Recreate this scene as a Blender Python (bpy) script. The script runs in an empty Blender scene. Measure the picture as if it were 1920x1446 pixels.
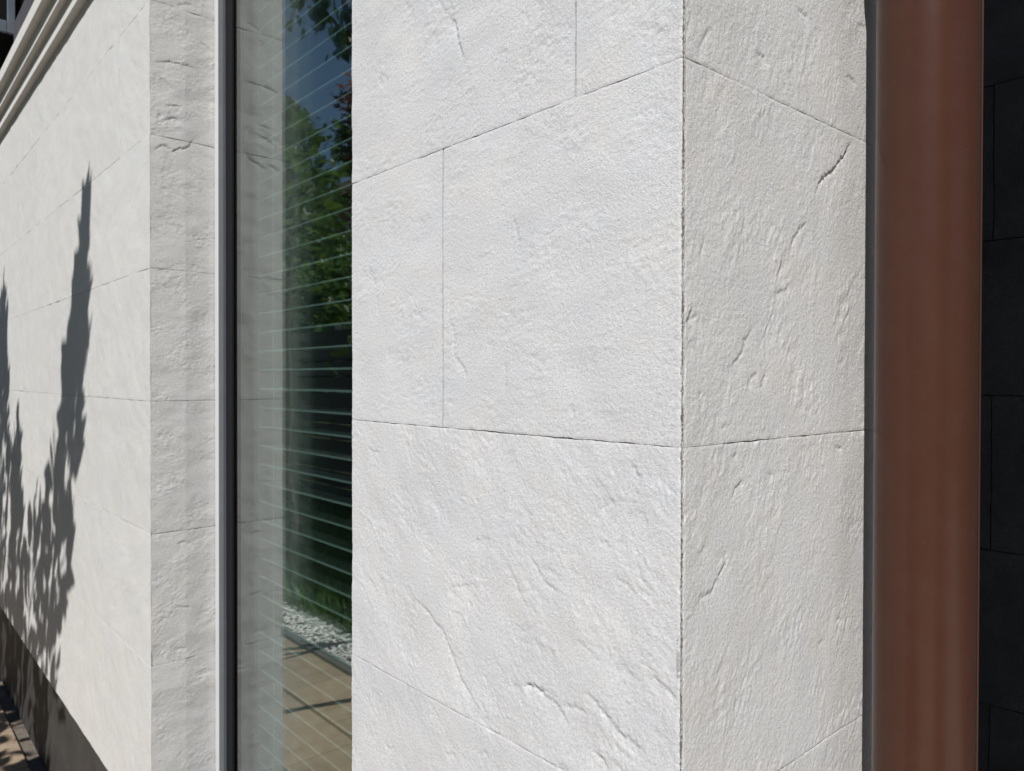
import bpy, math, random
import numpy as np
from mathutils import Matrix, Vector

# ---------------------------------------------------------------- camera, sky, sun, exposure
EYE = 1.39
scene = bpy.context.scene
col = scene.collection
cam_data = bpy.data.cameras.new("camera")
cam = bpy.data.objects.new("camera", cam_data)
col.objects.link(cam)
cam_data.sensor_fit = 'HORIZONTAL'
cam_data.sensor_width = 36.0
cam_data.lens = 36.0 * 1412.0 / 1920.0
cam_data.clip_start = 0.01
cam_data.clip_end = 3000.0
cam_data.dof.use_dof = True
cam_data.dof.focus_distance = 0.72
cam_data.dof.aperture_fstop = 16.0
_fwd = Vector((-0.7511, 0.6602, -math.tan(math.radians(0.53)))).normalized()
_right = _fwd.cross(Vector((0, 0, 1))).normalized()
_up = _right.cross(_fwd).normalized()
_m = Matrix((_right, _up, -_fwd)).transposed().to_4x4()
_m = _m @ Matrix.Rotation(math.radians(0.12), 4, 'Z')
_m.translation = Vector((0.3484, -0.4803, EYE))
cam.matrix_world = _m
scene.camera = cam

SUN_EL = math.radians(48.0)
SUN_H = Vector((1.0, -1.5)).normalized()          # horizontal direction towards the sun
world = bpy.data.worlds.new("World")
scene.world = world
world.use_nodes = True
_nt = world.node_tree
_sky = _nt.nodes.new("ShaderNodeTexSky")
_sky.sky_type = 'NISHITA'
_sky.sun_disc = False
_sky.sun_elevation = SUN_EL
_sky.sun_rotation = math.atan2(SUN_H.x, SUN_H.y)
_sky.air_density = 1.0
_sky.dust_density = 0.3
_sky.ozone_density = 2.5
_bg = _nt.nodes["Background"]
_bg.inputs["Strength"].default_value = 0.05
_nt.links.new(_sky.outputs[0], _bg.inputs["Color"])

sun_data = bpy.data.lights.new("sun", 'SUN')
sun_data.energy = 4.8
sun_data.angle = math.radians(0.53)
sun_data.color = (1.0, 0.98, 0.955)
sun = bpy.data.objects.new("sun", sun_data)
col.objects.link(sun)
_to_sun = Vector((SUN_H.x * math.cos(SUN_EL), SUN_H.y * math.cos(SUN_EL), math.sin(SUN_EL)))
sun.rotation_euler = _to_sun.to_track_quat('Z', 'Y').to_euler()
sun.location = (3, -4, 6)

scene.view_settings.view_transform = 'Standard'
scene.view_settings.look = 'None'
scene.view_settings.exposure = 0.23
scene.view_settings.gamma = 1.0
scene.view_settings.use_curve_mapping = False
scene.render.engine = 'CYCLES'
scene.cycles.use_denoising = True
scene.cycles.denoising_prefilter = 'ACCURATE'
scene.cycles.transparent_max_bounces = 32
scene.cycles.caustics_reflective = False
scene.cycles.max_bounces = 10
scene.cycles.glossy_bounces = 6
scene.cycles.diffuse_bounces = 4
scene.cycles.sample_clamp_indirect = 6.0

# ---------------------------------------------------------------- helpers
rng = np.random.default_rng(7)
random.seed(7)

def tag(o, label=None, cat=None, group=None, kind=None):
    if label: o["label"] = label
    if cat: o["category"] = cat
    if group: o["group"] = group
    if kind: o["kind"] = kind
    return o

def thing(name, loc, label, cat, group=None):
    o = bpy.data.objects.new(name, None)
    col.objects.link(o)
    o.location = loc
    o.empty_display_size = 0.1
    return tag(o, label, cat, group, "thing")

def base_of(parent):
    p = Vector((0, 0, 0))
    while parent is not None:
        p += Vector(parent.location)
        parent = parent.parent
    return p

def link(name, mesh, mat=None, parent=None):
    """meshes are written in world coordinates; a child is shifted by its parent's base"""
    if mat is not None and not mesh.materials:
        mesh.materials.append(mat)
    o = bpy.data.objects.new(name, mesh)
    col.objects.link(o)
    if parent is not None:
        o.parent = parent
        o.location = -base_of(parent)
    return o

def mesh_from(name, verts, quads=None, tris=None, smooth=False):
    verts = np.asarray(verts, dtype=np.float32).reshape(-1, 3)
    me = bpy.data.meshes.new(name)
    q = np.zeros((0, 4), np.int32) if quads is None else np.asarray(quads, np.int32).reshape(-1, 4)
    t = np.zeros((0, 3), np.int32) if tris is None else np.asarray(tris, np.int32).reshape(-1, 3)
    nq, ntr = len(q), len(t)
    me.vertices.add(len(verts))
    me.vertices.foreach_set("co", verts.ravel())
    me.loops.add(nq * 4 + ntr * 3)
    me.loops.foreach_set("vertex_index", np.concatenate([q.ravel(), t.ravel()]).astype(np.int32))
    me.polygons.add(nq + ntr)
    starts = np.concatenate([np.arange(nq) * 4, nq * 4 + np.arange(ntr) * 3]).astype(np.int32)
    me.polygons.foreach_set("loop_start", starts)
    sm = np.full(nq + ntr, bool(smooth)) if np.isscalar(smooth) else np.asarray(smooth, bool)
    me.polygons.foreach_set("use_smooth", sm)
    me.update(calc_edges=True)
    me.validate()
    return me

class MB:
    """collects boxes, prisms and tubes into one mesh"""
    def __init__(self):
        self.v, self.f = [], []
    def add(self, verts, faces):
        n = len(self.v)
        self.v += [tuple(p) for p in verts]
        self.f += [tuple(i + n for i in f) for f in faces]
    def box(self, x0, x1, y0, y1, z0, z1, bev=0.0):
        if bev <= 0:
            self.add([(x0,y0,z0),(x1,y0,z0),(x1,y1,z0),(x0,y1,z0),(x0,y0,z1),(x1,y0,z1),(x1,y1,z1),(x0,y1,z1)],
                     [(3,2,1,0),(4,5,6,7),(0,1,5,4),(1,2,6,5),(2,3,7,6),(3,0,4,7)])
            return
        b = bev
        vs, fs = [], []
        for z, i in ((z0, b), (z0 + b, 0), (z1 - b, 0), (z1, b)):
            c = b
            vs += [(x0+i+c,y0+i,z),(x1-i-c,y0+i,z),(x1-i,y0+i+c,z),(x1-i,y1-i-c,z),(x1-i-c,y1-i,z),(x0+i+c,y1-i,z),(x0+i,y1-i-c,z),(x0+i,y0+i+c,z)]
        for k in range(3):
            for j in range(8):
                a, d = k*8+j, k*8+(j+1) % 8
                fs.append((a, d, d+8, a+8))
        fs.append(tuple(reversed(range(8)))); fs.append(tuple(range(24, 32)))
        self.add(vs, fs)
    def extrude_x(self, prof, x0, x1):
        """prof: (y,z) outline, anticlockwise seen from +x"""
        n = len(prof)
        self.add([(x0,y,z) for y, z in prof] + [(x1,y,z) for y, z in prof],
                 [(i, (i+1) % n, (i+1) % n + n, i + n)[::-1] for i in range(n)] + [tuple(range(n))[::-1], tuple(range(n, 2*n))])
    def tube(self, pts, radii, n=8, caps=True):
        pts = [Vector(p) for p in pts]
        vs, fs = [], []
        ref = Vector((0.31, 0.77, 0.55)).normalized()
        for i, p in enumerate(pts):
            d = (pts[min(i+1, len(pts)-1)] - pts[max(i-1, 0)]).normalized()
            a = d.cross(ref)
            if a.length < 1e-3: a = d.cross(Vector((1, 0, 0)))
            a.normalize(); b = d.cross(a)
            for k in range(n):
                t = 2*math.pi*k/n
                vs.append(p + (a*math.cos(t) + b*math.sin(t)) * radii[i])
        for i in range(len(pts)-1):
            for k in range(n):
                q = (k+1) % n
                fs.append((i*n+k, i*n+q, (i+1)*n+q, (i+1)*n+k))
        if caps:
            fs.append(tuple(reversed(range(n)))); fs.append(tuple(range((len(pts)-1)*n, len(pts)*n)))
        self.add(vs, fs)
    def build(self, name, mat, parent=None, smooth=False):
        me = bpy.data.meshes.new(name)
        me.from_pydata([tuple(p) for p in self.v], [], self.f)
        if smooth:
            for p in me.polygons: p.use_smooth = len(p.vertices) <= 4
        me.update()
        return link(name, me, mat, parent)

def lathe(name, prof, cx, cy, n, mat, parent, a0=0.0):
    """prof: list of (radius, z); smooth round body about a vertical axis"""
    vs = []
    for r, z in prof:
        for k in range(n):
            t = a0 + 2*math.pi*k/n
            vs.append((cx + r*math.cos(t), cy + r*math.sin(t), z))
    q = []
    for i in range(len(prof)-1):
        for k in range(n):
            j = (k+1) % n
            q.append((i*n+k, i*n+j, (i+1)*n+j, (i+1)*n+k))
    return link(name, mesh_from(name, vs, quads=q, smooth=True), mat, parent)

# ---------------------------------------------------------------- materials
def new_mat(name):
    m = bpy.data.materials.new(name)
    m.use_nodes = True
    nt = m.node_tree
    return m, nt, nt.nodes["Principled BSDF"]

def nd(nt, kind, **kw):
    n = nt.nodes.new(kind)
    for k, v in kw.items():
        if k.startswith("in_"):
            n.inputs[k[3:].replace("_", " ")].default_value = v
        else:
            setattr(n, k, v)
    return n

def ramp(nt, fac, stops):
    r = nt.nodes.new("ShaderNodeValToRGB")
    e = r.color_ramp.elements
    while len(e) < len(stops): e.new(0.5)
    for el, (p, c) in zip(e, stops):
        el.position = p
        el.color = (*c, 1) if len(c) == 3 else c
    nt.links.new(fac, r.inputs[0])
    return r.outputs[0]

def mixc(nt, fac, a, b, mode='MIX'):
    m = nt.nodes.new("ShaderNodeMix")
    m.data_type = 'RGBA'; m.blend_type = mode
    for sock, val in ((m.inputs[0], fac), (m.inputs[6], a), (m.inputs[7], b)):
        if isinstance(val, (int, float)): sock.default_value = val
        elif isinstance(val, tuple): sock.default_value = (*val, 1) if len(val) == 3 else val
        else: nt.links.new(val, sock)
    return m.outputs[2]

def noise(nt, vec, scale, detail=4.0, rough=0.55, dist=0.0):
    n = nd(nt, "ShaderNodeTexNoise", in_Scale=scale, in_Detail=detail, in_Roughness=rough, in_Distortion=dist)
    nt.links.new(vec, n.inputs["Vector"])
    return n.outputs["Fac"]

def bump(nt, height, strength, dist, prev=None):
    b = nd(nt, "ShaderNodeBump", in_Strength=strength, in_Distance=dist)
    nt.links.new(height, b.inputs["Height"])
    if prev is not None: nt.links.new(prev, b.inputs["Normal"])
    return b.outputs["Normal"]

def geo_pos(nt):
    return nt.nodes.new("ShaderNodeNewGeometry").outputs["Position"]

def stone_mat(name, c_lo, c_hi, stain, grain=900.0, gdist=0.00012, gstr=0.6):
    m, nt, bs = new_mat(name)
    pos = geo_pos(nt)
    big = noise(nt, pos, 9.0, 5.0, 0.6)
    c = ramp(nt, big, [(0.32, c_lo), (0.68, c_hi)])
    st = noise(nt, pos, 21.0, 6.0, 0.65, 0.6)
    stf = nd(nt, "ShaderNodeMapRange", in_From_Min=0.60, in_From_Max=0.80, in_To_Min=0.0, in_To_Max=0.45)
    nt.links.new(st, stf.inputs[0])
    c = mixc(nt, stf.outputs[0], c, stain)
    hue = noise(nt, pos, 14.0, 4.0, 0.6, 0.4)
    c = mixc(nt, 1.0, c, ramp(nt, hue, [(0.32, (1.012, 0.998, 0.982)), (0.5, (1, 1, 1)), (0.68, (0.984, 0.995, 1.010))]), 'MULTIPLY')
    fine = noise(nt, pos, grain * 0.55, 3.0, 0.6)
    ff = ramp(nt, fine, [(0.30, (0.84, 0.84, 0.84)), (0.64, (1.07, 1.07, 1.07))])
    c = mixc(nt, 1.0, c, ff, 'MULTIPLY')
    info = nt.nodes.new("ShaderNodeObjectInfo")
    tone = ramp(nt, info.outputs["Random"], [(0.0, (0.965, 0.965, 0.965)), (1.0, (1.0, 1.0, 1.0))])
    c = mixc(nt, 1.0, c, tone, 'MULTIPLY')
    nt.links.new(c, bs.inputs["Base Color"])
    bs.inputs["Roughness"].default_value = 0.82
    bs.inputs["Specular IOR Level"].default_value = 0.3
    g = noise(nt, pos, grain, 4.0, 0.65)
    n0 = bump(nt, noise(nt, pos, grain * 0.38, 3.0, 0.6), gstr, gdist * 8)
    n1 = bump(nt, g, gstr, gdist * 8, n0)
    nt.links.new(n1, bs.inputs["Normal"])
    return m

def plain_mat(name, color, rough=0.6, spec=0.4, metal=0.0, var=0.12, scale=14.0, bump_d=0.0, bump_s=200.0, bump_str=0.5):
    m, nt, bs = new_mat(name)
    pos = geo_pos(nt)
    n = noise(nt, pos, scale, 5.0, 0.6)
    lo = tuple(max(0.0, c*(1-var)) for c in color)
    hi = tuple(min(1.0, c*(1+var)) for c in color)
    nt.links.new(ramp(nt, n, [(0.3, lo), (0.7, hi)]), bs.inputs["Base Color"])
    bs.inputs["Roughness"].default_value = rough
    bs.inputs["Specular IOR Level"].default_value = spec
    bs.inputs["Metallic"].default_value = metal
    if bump_d > 0:
        g = noise(nt, pos, bump_s, 4.0, 0.6)
        nt.links.new(bump(nt, g, bump_str, bump_d), bs.inputs["Normal"])
    return m

M = {}
M["stone"] = stone_mat("pale_stone", (0.575, 0.573, 0.580), (0.63, 0.623, 0.622), (0.63, 0.575, 0.49))
M["stone_warm"] = stone_mat("pale_stone_warm", (0.615, 0.603, 0.585), (0.665, 0.652, 0.632), (0.63, 0.575, 0.49))
M["stone_far"] = stone_mat("pale_stone_cream", (0.60, 0.592, 0.572), (0.635, 0.626, 0.605), (0.62, 0.575, 0.49))
M["core"] = plain_mat("dark_mortar", (0.16, 0.14, 0.125), 0.95, 0.1)
M["edge"] = stone_mat("corner_grit", (0.66, 0.65, 0.64), (0.76, 0.755, 0.745), (0.34, 0.26, 0.22), 1400.0, 0.0003, 1.0)
M["edge_dirt"] = stone_mat("edge_dirt", (0.17, 0.125, 0.105), (0.34, 0.30, 0.27), (0.10, 0.07, 0.06), 1400.0, 0.0003, 1.0)
M["plinth"] = plain_mat("plinth_render", (0.042, 0.039, 0.037), 0.7, 0.4, 0, 0.25, 11.0, 0.0006, 350.0)
M["slate"] = stone_mat("black_slate", (0.034, 0.036, 0.039), (0.050, 0.051, 0.053), (0.07, 0.066, 0.062), 500.0, 0.0003, 0.8)
M["black_wall"] = plain_mat("black_upper_wall", (0.006, 0.006, 0.007), 0.8, 0.1)
M["cornice"] = plain_mat("cornice_render", (0.62, 0.60, 0.57), 0.8, 0.3, 0, 0.06, 30.0, 0.0005, 500.0)
M["flashing"] = plain_mat("flashing_metal", (0.11, 0.10, 0.105), 0.5, 0.5, 0.3)
M["grey_frame"] = plain_mat("grey_frame_paint", (0.10, 0.12, 0.145), 0.5, 0.5)
M["anthracite"] = plain_mat("anthracite_frame", (0.022, 0.030, 0.040), 0.32, 0.5, 0.0, 0.08)
M["frame_face"] = plain_mat("frame_face", (0.065, 0.069, 0.078), 0.28, 0.5, 0.0, 0.06)
M["gasket"] = plain_mat("black_gasket", (0.006, 0.006, 0.007), 0.75, 0.2, 0, 0.3, 300.0, 0.0006, 900.0)
M["sealant"] = plain_mat("white_sealant", (0.52, 0.53, 0.54), 0.5, 0.4, 0, 0.03)
M["slat"] = plain_mat("blind_slat", (0.028, 0.034, 0.035), 0.5, 0.3, 0.0, 0.05)
M["slat_sunlit_edge"] = plain_mat("blind_slat_sunlit_edge", (0.32, 0.36, 0.36), 0.45, 0.4, 0.0, 0.04)  # paler than the slats: sunlight on their front edges put into the colour
M["bounce_paving"] = plain_mat("bounce_stone", (0.66, 0.635, 0.595), 0.85, 0.3, 0, 0.10, 12.0, 0.001, 200.0)
M["tape"] = plain_mat("blind_cord", (0.45, 0.46, 0.44), 0.8, 0.2)
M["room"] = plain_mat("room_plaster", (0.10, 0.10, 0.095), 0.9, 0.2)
M["canopy"] = plain_mat("canopy_panel", (0.05, 0.05, 0.055), 0.6, 0.4)
M["fence"] = plain_mat("fence_slat_paint", (0.022, 0.026, 0.027), 0.6, 0.4, 0, 0.25, 30.0)
M["edging"] = plain_mat("edging_steel", (0.16, 0.17, 0.175), 0.5, 0.5, 0.4)
M["bark"] = plain_mat("bark", (0.065, 0.050, 0.038), 0.9, 0.2, 0, 0.3, 60.0, 0.004, 90.0)
M["brick_house"] = plain_mat("house_wall", (0.27, 0.14, 0.09), 0.9, 0.2, 0, 0.15, 4.0)
M["house_roof"] = plain_mat("house_roof", (0.10, 0.06, 0.05), 0.9, 0.2)
M["house_glass"] = plain_mat("house_glass", (0.02, 0.025, 0.03), 0.1, 0.5)
M["house_trim"] = plain_mat("house_trim", (0.6, 0.58, 0.54), 0.7, 0.3)
M["soil"] = plain_mat("lawn_soil", (0.045, 0.055, 0.02), 0.95, 0.1, 0, 0.35, 3.0)
M["bed"] = plain_mat("planting_soil", (0.06, 0.045, 0.03), 0.95, 0.1, 0, 0.35, 25.0)
M["pebble"] = plain_mat("white_pebble", (0.70, 0.69, 0.66), 0.6, 0.4, 0, 0.10, 40.0)
M["grout"] = plain_mat("path_bedding", (0.14, 0.12, 0.10), 0.95, 0.1, 0, 0.2, 60.0)

def paver_mat():
    m, nt, bs = new_mat("tan_paver")
    pos = geo_pos(nt)
    c = ramp(nt, noise(nt, pos, 16.0, 6.0, 0.65), [(0.3, (0.25, 0.185, 0.125)), (0.55, (0.33, 0.255, 0.18)), (0.75, (0.38, 0.30, 0.225))])
    sp = ramp(nt, noise(nt, pos, 90.0, 4.0, 0.7), [(0.34, (0.72, 0.70, 0.68)), (0.5, (1, 1, 1))])
    c = mixc(nt, 1.0, c, sp, 'MULTIPLY')
    info = nt.nodes.new("ShaderNodeObjectInfo")
    c = mixc(nt, 1.0, c, ramp(nt, info.outputs["Random"], [(0, (0.86, 0.85, 0.84)), (1, (1.05, 1.03, 1.0))]), 'MULTIPLY')
    nt.links.new(c, bs.inputs["Base Color"])
    bs.inputs["Roughness"].default_value = 0.85
    nt.links.new(bump(nt, noise(nt, pos, 220.0, 4.0, 0.6), 0.6, 0.002), bs.inputs["Normal"])
    return m
M["paver"] = paver_mat()

def leaf_mat(name, base, trans):
    m, nt, bs = new_mat(name)
    pos = geo_pos(nt)
    n = noise(nt, pos, 3.5, 3.0, 0.6)
    c = ramp(nt, n, [(0.3, tuple(b*0.7 for b in base)), (0.7, tuple(b*1.35 for b in base))])
    nt.links.new(c, bs.inputs["Base Color"])
    bs.inputs["Roughness"].default_value = 0.45
    bs.inputs["Specular IOR Level"].default_value = 0.4
    tr = nt.nodes.new("ShaderNodeBsdfTranslucent")
    tr.inputs[0].default_value = (*trans, 1)
    mx = nt.nodes.new("ShaderNodeMixShader")
    mx.inputs[0].default_value = 0.3
    out = nt.nodes["Material Output"]
    nt.links.new(bs.outputs[0], mx.inputs[1]); nt.links.new(tr.outputs[0], mx.inputs[2])
    nt.links.new(mx.outputs[0], out.inputs[0])
    return m
M["leaf"] = leaf_mat("leaf_mid_green", (0.055, 0.105, 0.03), (0.14, 0.24, 0.04))
M["leaf_dark"] = leaf_mat("leaf_dark_green", (0.03, 0.062, 0.026), (0.07, 0.13, 0.03))
M["leaf_red"] = leaf_mat("leaf_bronze", (0.13, 0.045, 0.03), (0.26, 0.09, 0.04))
M["grass"] = leaf_mat("grass_blade", (0.065, 0.125, 0.028), (0.15, 0.26, 0.04))

def glass_mat(name, ior):
    m, nt, bs = new_mat(name)
    nt.nodes.remove(bs)
    g = nt.nodes.new("ShaderNodeNewGeometry")
    mr = nd(nt, "ShaderNodeMapRange", in_From_Min=0.0, in_From_Max=1.0, in_To_Min=ior, in_To_Max=1.0/ior)
    nt.links.new(g.outputs["Backfacing"], mr.inputs[0])
    fr = nt.nodes.new("ShaderNodeFresnel")
    nt.links.new(mr.outputs[0], fr.inputs["IOR"])
    tr = nt.nodes.new("ShaderNodeBsdfTransparent"); tr.inputs[0].default_value = (0.94, 0.975, 0.965, 1)
    gl = nt.nodes.new("ShaderNodeBsdfGlossy"); gl.inputs["Roughness"].default_value = 0.0
    gl.inputs[0].default_value = (0.95, 0.98, 0.97, 1)
    mx = nt.nodes.new("ShaderNodeMixShader")
    nt.links.new(fr.outputs[0], mx.inputs[0]); nt.links.new(tr.outputs[0], mx.inputs[1]); nt.links.new(gl.outputs[0], mx.inputs[2])
    nt.links.new(mx.outputs[0], nt.nodes["Material Output"].inputs[0])
    return m
M["glass_coated"] = glass_mat("coated_glass", 2.5)
M["glass"] = glass_mat("clear_glass", 1.42)

def pipe_mat():
    m, nt, bs = new_mat("brown_pipe_paint")
    pos = geo_pos(nt)
    sc = nd(nt, "ShaderNodeVectorMath", operation='MULTIPLY'); sc.inputs[1].default_value = (1, 1, 0.04)
    nt.links.new(pos, sc.inputs[0])
    streak = noise(nt, sc.outputs[0], 160.0, 3.0, 0.5)
    c = ramp(nt, streak, [(0.3, (0.0550, 0.0222, 0.0140)), (0.7, (0.0570, 0.0232, 0.0147))])
    speck = noise(nt, pos, 520.0, 2.0, 0.5)
    sp = nd(nt, "ShaderNodeMapRange", in_From_Min=0.755, in_From_Max=0.80, in_To_Min=0.0, in_To_Max=0.45)
    nt.links.new(speck, sp.inputs[0])
    c = mixc(nt, sp.outputs[0], c, (0.30, 0.25, 0.22))
    dust = nd(nt, "ShaderNodeMapRange", in_From_Min=0.45, in_From_Max=0.8, in_To_Min=0.0, in_To_Max=0.03)
    nt.links.new(noise(nt, pos, 30.0, 6.0, 0.7), dust.inputs[0])
    c = mixc(nt, dust.outputs[0], c, (0.22, 0.18, 0.15))
    nt.links.new(c, bs.inputs["Base Color"])
    bs.inputs["Roughness"].default_value = 0.27
    bs.inputs["Specular IOR Level"].default_value = 0.22
    nt.links.new(bump(nt, noise(nt, pos, 700.0, 3.0, 0.5), 0.25, 0.0001), bs.inputs["Normal"])
    return m
M["pipe"] = pipe_mat()
CRACKS_F = [
  (1.3, [(-0.3084, 0.3932), (-0.2922, 0.3759), (-0.2857, 0.3568), (-0.2783, 0.3376), (-0.2729, 0.3286)]),
  (0.5, [(-0.3212, 0.4123), (-0.3084, 0.3932)]),
  (0.5, [(-0.3036, 0.4057), (-0.2941, 0.3896)]),
  (0.5, [(-0.3863, 0.4308), (-0.3753, 0.4181)]),
  (0.6, [(-0.1888, 0.3496), (-0.1797, 0.3437), (-0.1752, 0.3345)]),
  (0.5, [(-0.2237, 0.3141), (-0.2139, 0.32), (-0.2043, 0.3153)]),
  (0.5, [(-0.4547, 0.3748), (-0.4351, 0.3643), (-0.4231, 0.3543)]),
  (0.4, [(-0.3212, 0.2846), (-0.3153, 0.2784)]),
  (0.5, [(-0.2988, 0.1018), (-0.3008, 0.0633), (-0.2922, 0.0531), (-0.2913, 0.0458), (-0.2932, 0.0283), (-0.2857, 0.0185), (-0.2765, 0.0128), (-0.2692, 0.0017)]),
  (0.7, [(-0.2857, 0.0185), (-0.2765, 0.0128), (-0.2683, 0.0006)]),
  (0.7, [(-0.2091, 0.0203), (-0.2075, 0.0026), (-0.2067, -0.014)]),
  (0.6, [(-0.1965, 0.1559), (-0.1911, 0.1381), (-0.1865, 0.1252)]),
  (0.8, [(-0.1185, -0.0236), (-0.1159, -0.0283), (-0.1146, -0.0339)]),
  (0.5, [(-0.2378, 0.0333), (-0.2303, 0.0351), (-0.2237, 0.0333)]),
  (0.4, [(-0.4673, 0.1429), (-0.4497, 0.1104), (-0.4424, 0.071)]),
  (0.5, [(-0.4207, 0.0368), (-0.4219, 0.0178)]),
  (0.4, [(-0.3581, 0.1831), (-0.3518, 0.1761), (-0.3434, 0.1718)]),
  (0.9, [(-0.4635, -0.0873), (-0.451, -0.091), (-0.4448, -0.0892), (-0.4387, -0.0926)]),
  (-0.7, [(-0.1656, -0.0837), (-0.1656, -0.0971), (-0.1693, -0.1075), (-0.1789, -0.1212), (-0.1865, -0.14)]),
  (1.2, [(-0.0522, -0.0691), (-0.0466, -0.073), (-0.0422, -0.0791), (-0.0378, -0.0804)]),
  (0.9, [(-0.0844, -0.1128), (-0.0724, -0.1036), (-0.0648, -0.1058)]),
  (0.6, [(-0.198, -0.1881), (-0.1888, -0.2), (-0.1872, -0.2099)]),
  (1.0, [(-0.1737, -0.1653), (-0.1634, -0.1759), (-0.1534, -0.1877), (-0.1442, -0.1908), (-0.1305, -0.1936)]),
  (1.1, [(-0.3731, -0.2519), (-0.3623, -0.2513), (-0.3383, -0.2589), (-0.3252, -0.2687), (-0.3114, -0.2722), (-0.3017, -0.2852), (-0.2894, -0.3033), (-0.2792, -0.3172), (-0.2639, -0.3274), (-0.2524, -0.3368), (-0.2421, -0.3404)]),
  (0.8, [(-0.3055, -0.2301), (-0.2922, -0.2222), (-0.2612, -0.2129), (-0.2542, -0.2137), (-0.2464, -0.2185)]),
  (0.8, [(-0.2612, -0.1696), (-0.2516, -0.1658), (-0.2404, -0.1613), (-0.2295, -0.1622)]),
  (2.2, [(-0.1812, -0.2926), (-0.1656, -0.2888), (-0.1591, -0.2908), (-0.1512, -0.2937)]),
  (1.2, [(-0.1605, -0.2907), (-0.1512, -0.2937), (-0.1373, -0.2956), (-0.1278, -0.3039), (-0.1205, -0.3119)]),
  (1.3, [(-0.1056, -0.2773), (-0.0973, -0.2733), (-0.0844, -0.2815), (-0.0706, -0.2904), (-0.0584, -0.2977), (-0.0528, -0.2969), (-0.0378, -0.301), (-0.0303, -0.3016)]),
  (0.9, [(-0.1305, -0.2957), (-0.1192, -0.293), (-0.1113, -0.2899), (-0.1056, -0.2917), (-0.0973, -0.2913)]),
  (1.1, [(-0.034, -0.2388), (-0.0234, -0.2399), (-0.0156, -0.2434), (-0.0095, -0.2456), (-0.0044, -0.2523)]),
  (1.5, [(-0.093, -0.3215), (-0.0862, -0.3236), (-0.0807, -0.326), (-0.0736, -0.3314)]),
  (0.8, [(-0.1353, -0.3503), (-0.1285, -0.3486), (-0.1218, -0.3513)]),
  (0.6, [(-0.4841, -0.2343), (-0.4673, -0.2469), (-0.4497, -0.2564)]),
  (0.6, [(-0.0383, -0.1059), (-0.034, -0.1198)]),
  (-0.8, [(-0.4974, -0.1659), (-0.4623, -0.1744), (-0.4411, -0.1998), (-0.4243, -0.2104)]),
  (0.6, [(-0.1678, -0.2895), (-0.1463, -0.2887), (-0.1339, -0.2896)]),
  (0.6, [(-0.1605, -0.1743), (-0.1394, -0.1767), (-0.1258, -0.186)]),
  (0.6, [(-0.2922, -0.2487), (-0.2783, -0.2483), (-0.271, -0.256)]),
  (0.7, [(-0.1865, -0.2382), (-0.1797, -0.2396)]),
  (0.6, [(-0.3322, -0.3572), (-0.3302, -0.3642), (-0.3352, -0.38)]),
  (0.7, [(-0.4278, -0.4418), (-0.4172, -0.441), (-0.4056, -0.4348)]),
  (0.6, [(-0.3055, -0.4064), (-0.2894, -0.3975)]),
  (0.8, [(-0.2498, -0.3854), (-0.2395, -0.3788), (-0.232, -0.3797)]),
  (0.6, [(-0.0874, -0.1369), (-0.0783, -0.1391), (-0.0694, -0.1452)]),
  (0.7, [(-0.0694, -0.1676), (-0.059, -0.1677), (-0.0494, -0.1723), (-0.0411, -0.1779)]),
  (0.6, [(-0.1126, -0.2302), (-0.0936, -0.2367), (-0.0813, -0.2447)]),
  (0.6, [(-0.0636, -0.2352), (-0.0522, -0.2429), (-0.0411, -0.2483)]),
]
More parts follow.
